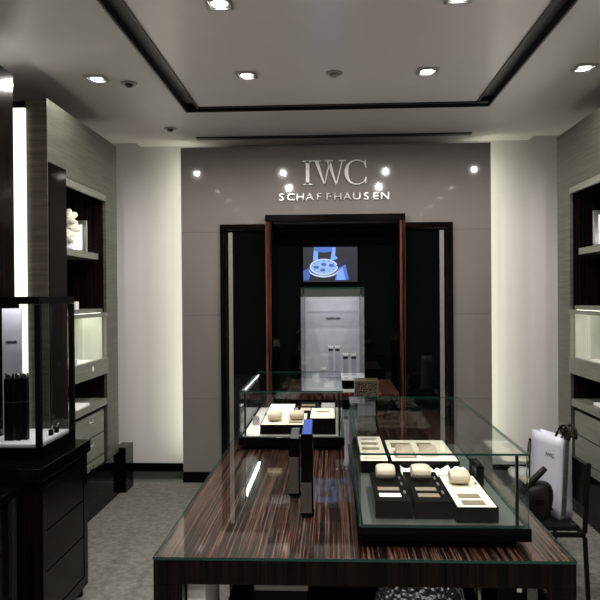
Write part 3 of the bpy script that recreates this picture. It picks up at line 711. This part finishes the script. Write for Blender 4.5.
# -- large case
tray(.352, .470, 1.91, 2.25, zc, .998, 'cream tray at the near right of the large case, one cushion and two slots', slots=((.375, .440, 1.935, 1.975, CS), (.375, .440, 2.00, 2.04, CS)), cush=((.405, 2.16, .062, .085, .042),), grp='cream watch trays', clips=((.456, 2.15),))
tray(.238, .346, 1.94, 2.27, zc, 1.004, 'black tray in the large case holding a cushion, middle of the near row', bed='black_suede', slots=((.255, .318, 1.985, 2.02, CS), (.255, .318, 2.05, 2.085, CS)), cush=((.287, 2.19, .060, .09, .046),), grp='black watch trays', clips=((.332, 2.19), (.332, 2.12), (.332, 2.03)))
tray(.124, .232, 1.94, 2.27, zc, 1.004, 'black tray in the large case holding a cushion, far left of the near row', bed='black_suede', slots=((.14, .205, 1.985, 2.02, 'white'), (.14, .205, 2.05, 2.085, CS)), cush=((.173, 2.19, .060, .09, .046),), grp='black watch trays', clips=((.218, 2.19), (.218, 2.12), (.218, 2.03)))
# crumpled tissue paper
m = MB(); nx, ny = 22, 9
for j in range(ny):
    for i in range(nx):
        x = .245+.222*i/(nx-1); y = 2.285+.125*j/(ny-1)
        m.v.append((x+random.uniform(-.003, .003), y+random.uniform(-.003, .003), .972+random.uniform(0, .020)))
n0 = len(m.v)
for j in range(ny):
    for i in range(nx):
        m.v.append((.245+.222*i/(nx-1), 2.285+.125*j/(ny-1), zc+.0006))
q = lambda i, j, o=0: o+j*nx+i
for j in range(ny-1):
    for i in range(nx-1):
        m.f.append((q(i, j), q(i+1, j), q(i+1, j+1), q(i, j+1))); m.sm.append(False)
        m.f.append((q(i, j+1, n0), q(i+1, j+1, n0), q(i+1, j, n0), q(i, j, n0))); m.sm.append(False)
for i in range(nx-1):
    m.f.append((q(i, 0, n0), q(i+1, 0, n0), q(i+1, 0), q(i, 0))); m.f.append((q(i, ny-1), q(i+1, ny-1), q(i+1, ny-1, n0), q(i, ny-1, n0))); m.sm += [False, False]
for j in range(ny-1):
    m.f.append((q(0, j), q(0, j+1), q(0, j+1, n0), q(0, j, n0))); m.f.append((q(nx-1, j, n0), q(nx-1, j+1, n0), q(nx-1, j+1), q(nx-1, j))); m.sm += [False, False]
tag(m.build('tissue_paper', 'white'), 'crumpled white tissue strip lying between the tray rows in the large case', 'paper')
tray(.100, .208, 2.44, 2.87, zc, .998, 'long cream tray with level slots at the far left of the large case', slots=((.118, .185, 2.475, 2.505, 'cushion'), (.118, .185, 2.62, 2.655, CS), (.118, .185, 2.71, 2.745, CS), (.118, .185, 2.80, 2.83, 'sensor')), grp='cream watch trays')
tray(.215, .462, 2.44, 2.80, zc, .998, 'wide cream tray with two wedge supports at the far right of the large case', slots=((.235, .315, 2.49, 2.60, CS), (.235, .315, 2.66, 2.74, CS), (.34, .40, 2.66, 2.74, CS)), grp='cream watch trays', clips=((.425, 2.56),))
for x, lb in ((.275, 'left'), (.365, 'right')):
    tag(MB().hull8([(x-.032, 2.50, 1.0), (x+.032, 2.50, 1.0), (x+.032, 2.59, 1.0), (x-.032, 2.59, 1.0), (x-.030, 2.57, 1.004), (x+.030, 2.51, 1.004), (x+.030, 2.588, 1.026), (x-.030, 2.588, 1.026)]).build('watch_wedge', 'cushion', bevel=.001), 'small ivory wedge, %s of the two on the wide cream tray' % lb, 'cushion')
t = thing('watch_box', 'small black box at the right side of the large case, beside the cream trays', 'box', (.503, 2.36, zc))
box('body', 'black_leather', t, .486, .512, 2.28, 2.40, zc+.0005, zc+.055, .002); box('lid', 'black_gloss', t, .485, .513, 2.279, 2.401, zc+.0555, zc+.066, .002)
# -- small case
tray(-.335, -.12, 3.11, 3.42, zc, 1.0, 'cream tray with two cushions at the front left of the smaller case', slots=((-.205, -.14, 3.15, 3.19, CS),), cush=((-.275, 3.22, .065, .10, .05), (-.17, 3.25, .07, .09, .046)), grp='cream watch trays in the smaller case')
tray(-.345, -.20, 3.43, 3.78, zc, .99, 'plain cream tray behind the cushion tray in the smaller case', bed='white', grp='cream watch trays in the smaller case')
tray(-.18, -.075, 3.44, 3.78, zc, 1.0, 'black-rimmed open tray in the back middle of the smaller case', bed='black_suede', slots=((-.165, -.09, 3.50, 3.58, 'cushion'), (-.165, -.09, 3.64, 3.70, CS)))
t = tray(-.105, .018, 3.11, 3.40, zc, 1.030, 'taller cream-topped box with a dark slot at the front right of the smaller case', slots=((-.075, -.012, 3.28, 3.305, 'cream_slot'),), name='display_box', cat='box')
tray(-.06, .02, 3.46, 3.76, zc, 1.0, 'grey lidded tray at the back right corner of the smaller case', bed='sensor')
t = thing('price_stand', 'little silver label stand near the left glass of the smaller case', 'label stand', (-.385, 3.36, zc))
box('base', 'black_satin', t, -.398, -.366, 3.35, 3.38, zc+.0005, zc+.025, .001); box('plate', 'silver', t, -.398, -.366, 3.346, 3.3498, zc+.001, zc+.043)

# upright stands on the table between the two cases
def tower_stand(x, y, h, split, head, label):
    t = thing('watch_stand', label, 'watch stand', (x, y, TT))
    w_ = .019
    box('foot', 'black_gloss', t, x-w_-.001, x+w_+.003, y-.024, y+.024, TT, TT+.006, .001)
    box('column', 'black_gloss', t, x-w_, x+w_, y-.02, y+.02, TT+.006, TT+h*.86, .001)
    box('face_plate', 'steel_face', t, x-w_+.0005, x+w_-.005, y-.0225, y-.0203, TT+.008, TT+split, .0005, label='dull grey metal face')
    m = MB(); z0 = TT+h*.862; z1 = TT+h
    m.hull8([(x-w_+.003, y-.022, z0), (x+w_-.003, y-.022, z0), (x+w_-.003, y-.010, z0), (x-w_+.003, y-.010, z0),
             (x-w_+.009, y+.004, z1), (x+w_-.001, y+.004, z1), (x+w_-.001, y+.016, z1), (x-w_+.009, y+.016, z1)])
    m.build('head', head, t, .002, label='bright blue slanted head' if head == 'blue_glow' else None)
    m = MB(); m.box(x-.004, x+.004, y+.004, y+.012, z0-.004, z1-.02); m.build('head_support', 'black_satin', t)
tower_stand(-.132, 2.36, .232, .135, 'chan', 'shorter slim black watch stand on the table, left of the pair')
tower_stand(-.080, 2.15, .300, .104, 'blue_glow', 'taller slim black watch stand with a blue head, right of the pair')

# ornate brass box at the far end of the table
t = thing('ornate_box', 'black box with brass fretwork at the far end of the table', 'box', (.205, 3.95, TT))
box('pedestal', 'grey_panel', t, .155, .255, 3.91, 4.01, TT, 1.0, .002, label='pale grey pedestal')
box('body', 'fret', t, .135, .275, 3.89, 4.03, 1.0005, 1.095, .002); m = MB()
for x in (.137, .263): 
    for y in (3.884, 4.024): m.box(x, x+.010, y, y+.010, 1.0, 1.1)
m.box(.135, .275, 3.885, 3.892, 1.096, 1.104); m.box(.135, .275, 4.028, 4.035, 1.096, 1.104); m.box(.135, .142, 3.892, 4.028, 1.096, 1.104); m.box(.268, .275, 3.892, 4.028, 1.096, 1.104)
m.build('brass_edging', 'brass', t)

# ------------------------------------------------------------------ chairs, bags
def chair(loc, rz, hb, label):
    """origin on the floor under the seat; the back is at +x, the open side at -x"""
    t = thing('black_chair', label, 'chair', (0, 0, 0)); r = .0095; W = .23; D = .23
    box('seat', 'black_leather', t, -D, D-.02, -W+.012, W-.012, .435, .468, .010)
    m = MB()
    for y in (-W, W): m.box(-D, D, y-r, y+r, .412, .434)
    for x in (-D, D): m.box(x-r, x+r, -W+r, W-r, .412, .434)
    m.build('seat_frame', 'black_satin', t, .002)
    for y in (-W, W):
        MB().box(-D-r, -D+r, y-r, y+r, 0, .411).build('leg', 'black_satin', t, .002)
        m = MB(); m.hull8([(D+.02-r, y-r, 0), (D+.02+r, y-r, 0), (D+.02+r, y+r, 0), (D+.02-r, y+r, 0), (D-r, y-r, .411), (D+r, y-r, .411), (D+r, y+r, .411), (D-r, y+r, .411)]); m.build('leg', 'black_satin', t, .002)
        m = MB(); m.hull8([(D-r, y-r, .435), (D+r, y-r, .435), (D+r, y+r, .435), (D-r, y+r, .435), (D+.02-r, y-r, hb), (D+.02+r, y-r, hb), (D+.02+r, y+r, hb), (D+.02-r, y+r, hb)]); m.build('back_post', 'black_satin', t, .002)
    m = MB(); m.hull8([(D-.006, -W+r, .56), (D+.010, -W+r, .56), (D+.010, W-r, .56), (D-.006, W-r, .56), (D+.008, -W+r, hb-.01), (D+.024, -W+r, hb-.01), (D+.024, W-r, hb-.01), (D+.008, W-r, hb-.01)])
    m.build('backrest', 'black_leather', t, .005)
    t.location = loc; t.rotation_euler = (0, 0, rz); return t
chair((1.0, 3.55, 0), R(0), .775, 'slim black chair tucked against the table, carrying the white paper bag')
chair((.962, 4.18, 0), R(-16), .68, 'slim black chair farther along the table, mostly hidden by the large glass case')

# white paper carrier bag, slightly turned and leaning
t = thing('paper_bag', 'white paper carrier bag with dark ribbon standing on the black chair', 'bag', (0, 0, 0))
w_, d_, h_ = .215, .088, .41
def bagpt(u, v, z):         # u across the front, v depth
    k = z/h_; tp = 1+.04*k
    return (-w_/2*tp+w_*tp*u, (d_*(1-.35*k))*v, z)
m = MB(); NZ = 8
rings = []
for j in range(NZ+1):
    z = h_*j/NZ; ring = []
    tw = .020*(j/NZ)
    ring += [bagpt(u/4, 0, z) for u in range(5)]
    ring += [(bagpt(1, .5, z)[0]-tw-.006, bagpt(1, .5, z)[1], z)]
    ring += [bagpt(1-u/4, 1, z) for u in range(5)]
    ring += [(bagpt(0, .5, z)[0]+tw+.006, bagpt(0, .5, z)[1], z)]
    if 0 < j < NZ: ring = [(x+random.uniform(-.0015, .0015), y+random.uniform(-.002, .002), zz) for x, y, zz in ring]
    i = len(m.v); m.v += ring; rings.append(i)
n = 12
for j in range(NZ):
    for k in range(n):
        k2 = (k+1) % n; m.f.append((rings[j]+k, rings[j]+k2, rings[j+1]+k2, rings[j+1]+k)); m.sm.append(True)
m.f.append(tuple(rings[0]+k for k in reversed(range(n)))); m.sm.append(False)
bo = m.build('bag_body', 'paper', t); md = bo.modifiers.new('s', 'SOLIDIFY'); md.thickness = .0016
add_text('printed_logo', 'ink', bo, 'IWC', (.03, -.0045, .30), .028, .0004, 1.1)
m = MB(); xr = w_/2
m.hull8([(xr+.001, .014, .02), (xr+.005, .014, .02), (xr+.005, .042, .02), (xr+.001, .042, .02), (xr+.006, .012, .40), (xr+.012, .012, .40), (xr+.012, .034, .40), (xr+.006, .034, .40)])
m.build('ribbon', 'oak', t, label='dark olive ribbon band')
m = MB()
for (yy) in (.012, .055):
    pts = [(.045+.0*k, yy, .40) for k in range(1)] + [(.05+.045*(1-math.cos(a)), yy+.012*math.sin(a), .41+.062*math.sin(a)) for a in [math.pi*k/10 for k in range(11)]]
    m.tube(pts, .0065, 7)
m.build('cord_handle', 'black_leather', t)
m = MB()
for a in (-.6, .2, .9, 2.3):
    m.ell((.085+.02*math.cos(a), .03, .425+.018*math.sin(a)), (.026, .010, .012), Matrix.Rotation(-a, 3, 'Y'), 10, 6)
m.build('ribbon_bow', 'black_leather', t)
t.location = (1.087, 3.50, .472); t.rotation_euler = (R(-2), R(2), R(-65))

# black handbag slumped in front of the paper bag
t = thing('handbag', 'black leather handbag slumped on the chair seat before the white paper bag', 'bag', (0, 0, 0))
m = MB(); nu, nv = 20, 12
for j in range(nv+1):
    ph = math.pi*j/nv
    for k in range(nu):
        th = 2*math.pi*k/nu; ct, st = math.cos(th), math.sin(th)
        e = .75; cx = math.copysign(abs(ct)**e, ct); sy = math.copysign(abs(st)**e, st)
        rr = math.sin(ph)**.6; zz = math.cos(ph)
        m.v.append((.085*rr*cx*(1+.12*math.sin(3*th+zz)), .060*rr*sy, .100+.100*zz+.012*cx*rr))
for j in range(nv):
    for k in range(nu):
        k2 = (k+1) % nu; m.f.append((j*nu+k, (j+1)*nu+k, (j+1)*nu+k2, j*nu+k2)); m.sm.append(True)
m.build('bag_body', 'black_leather', t)
MB().tube([(-.075, -.01, .12), (-.060, -.02, .165), (-.030, -.025, .205), (.010, -.025, .245), (.040, -.02, .272)], [.015, .016, .0165, .0165, .014], 10).build('handle', 'black_leather', t)
MB().tube([(-.06, .0, .15), (-.02, -.045, .13), (.03, -.055, .10), (.07, -.03, .07)], .006, 8).build('strap', 'black_satin', t)
MB().box(-.02, .02, -.067, -.060, .105, .125).build('clasp', 'black_gloss', t, .002)
t.location = (1.012, 3.372, .4690)
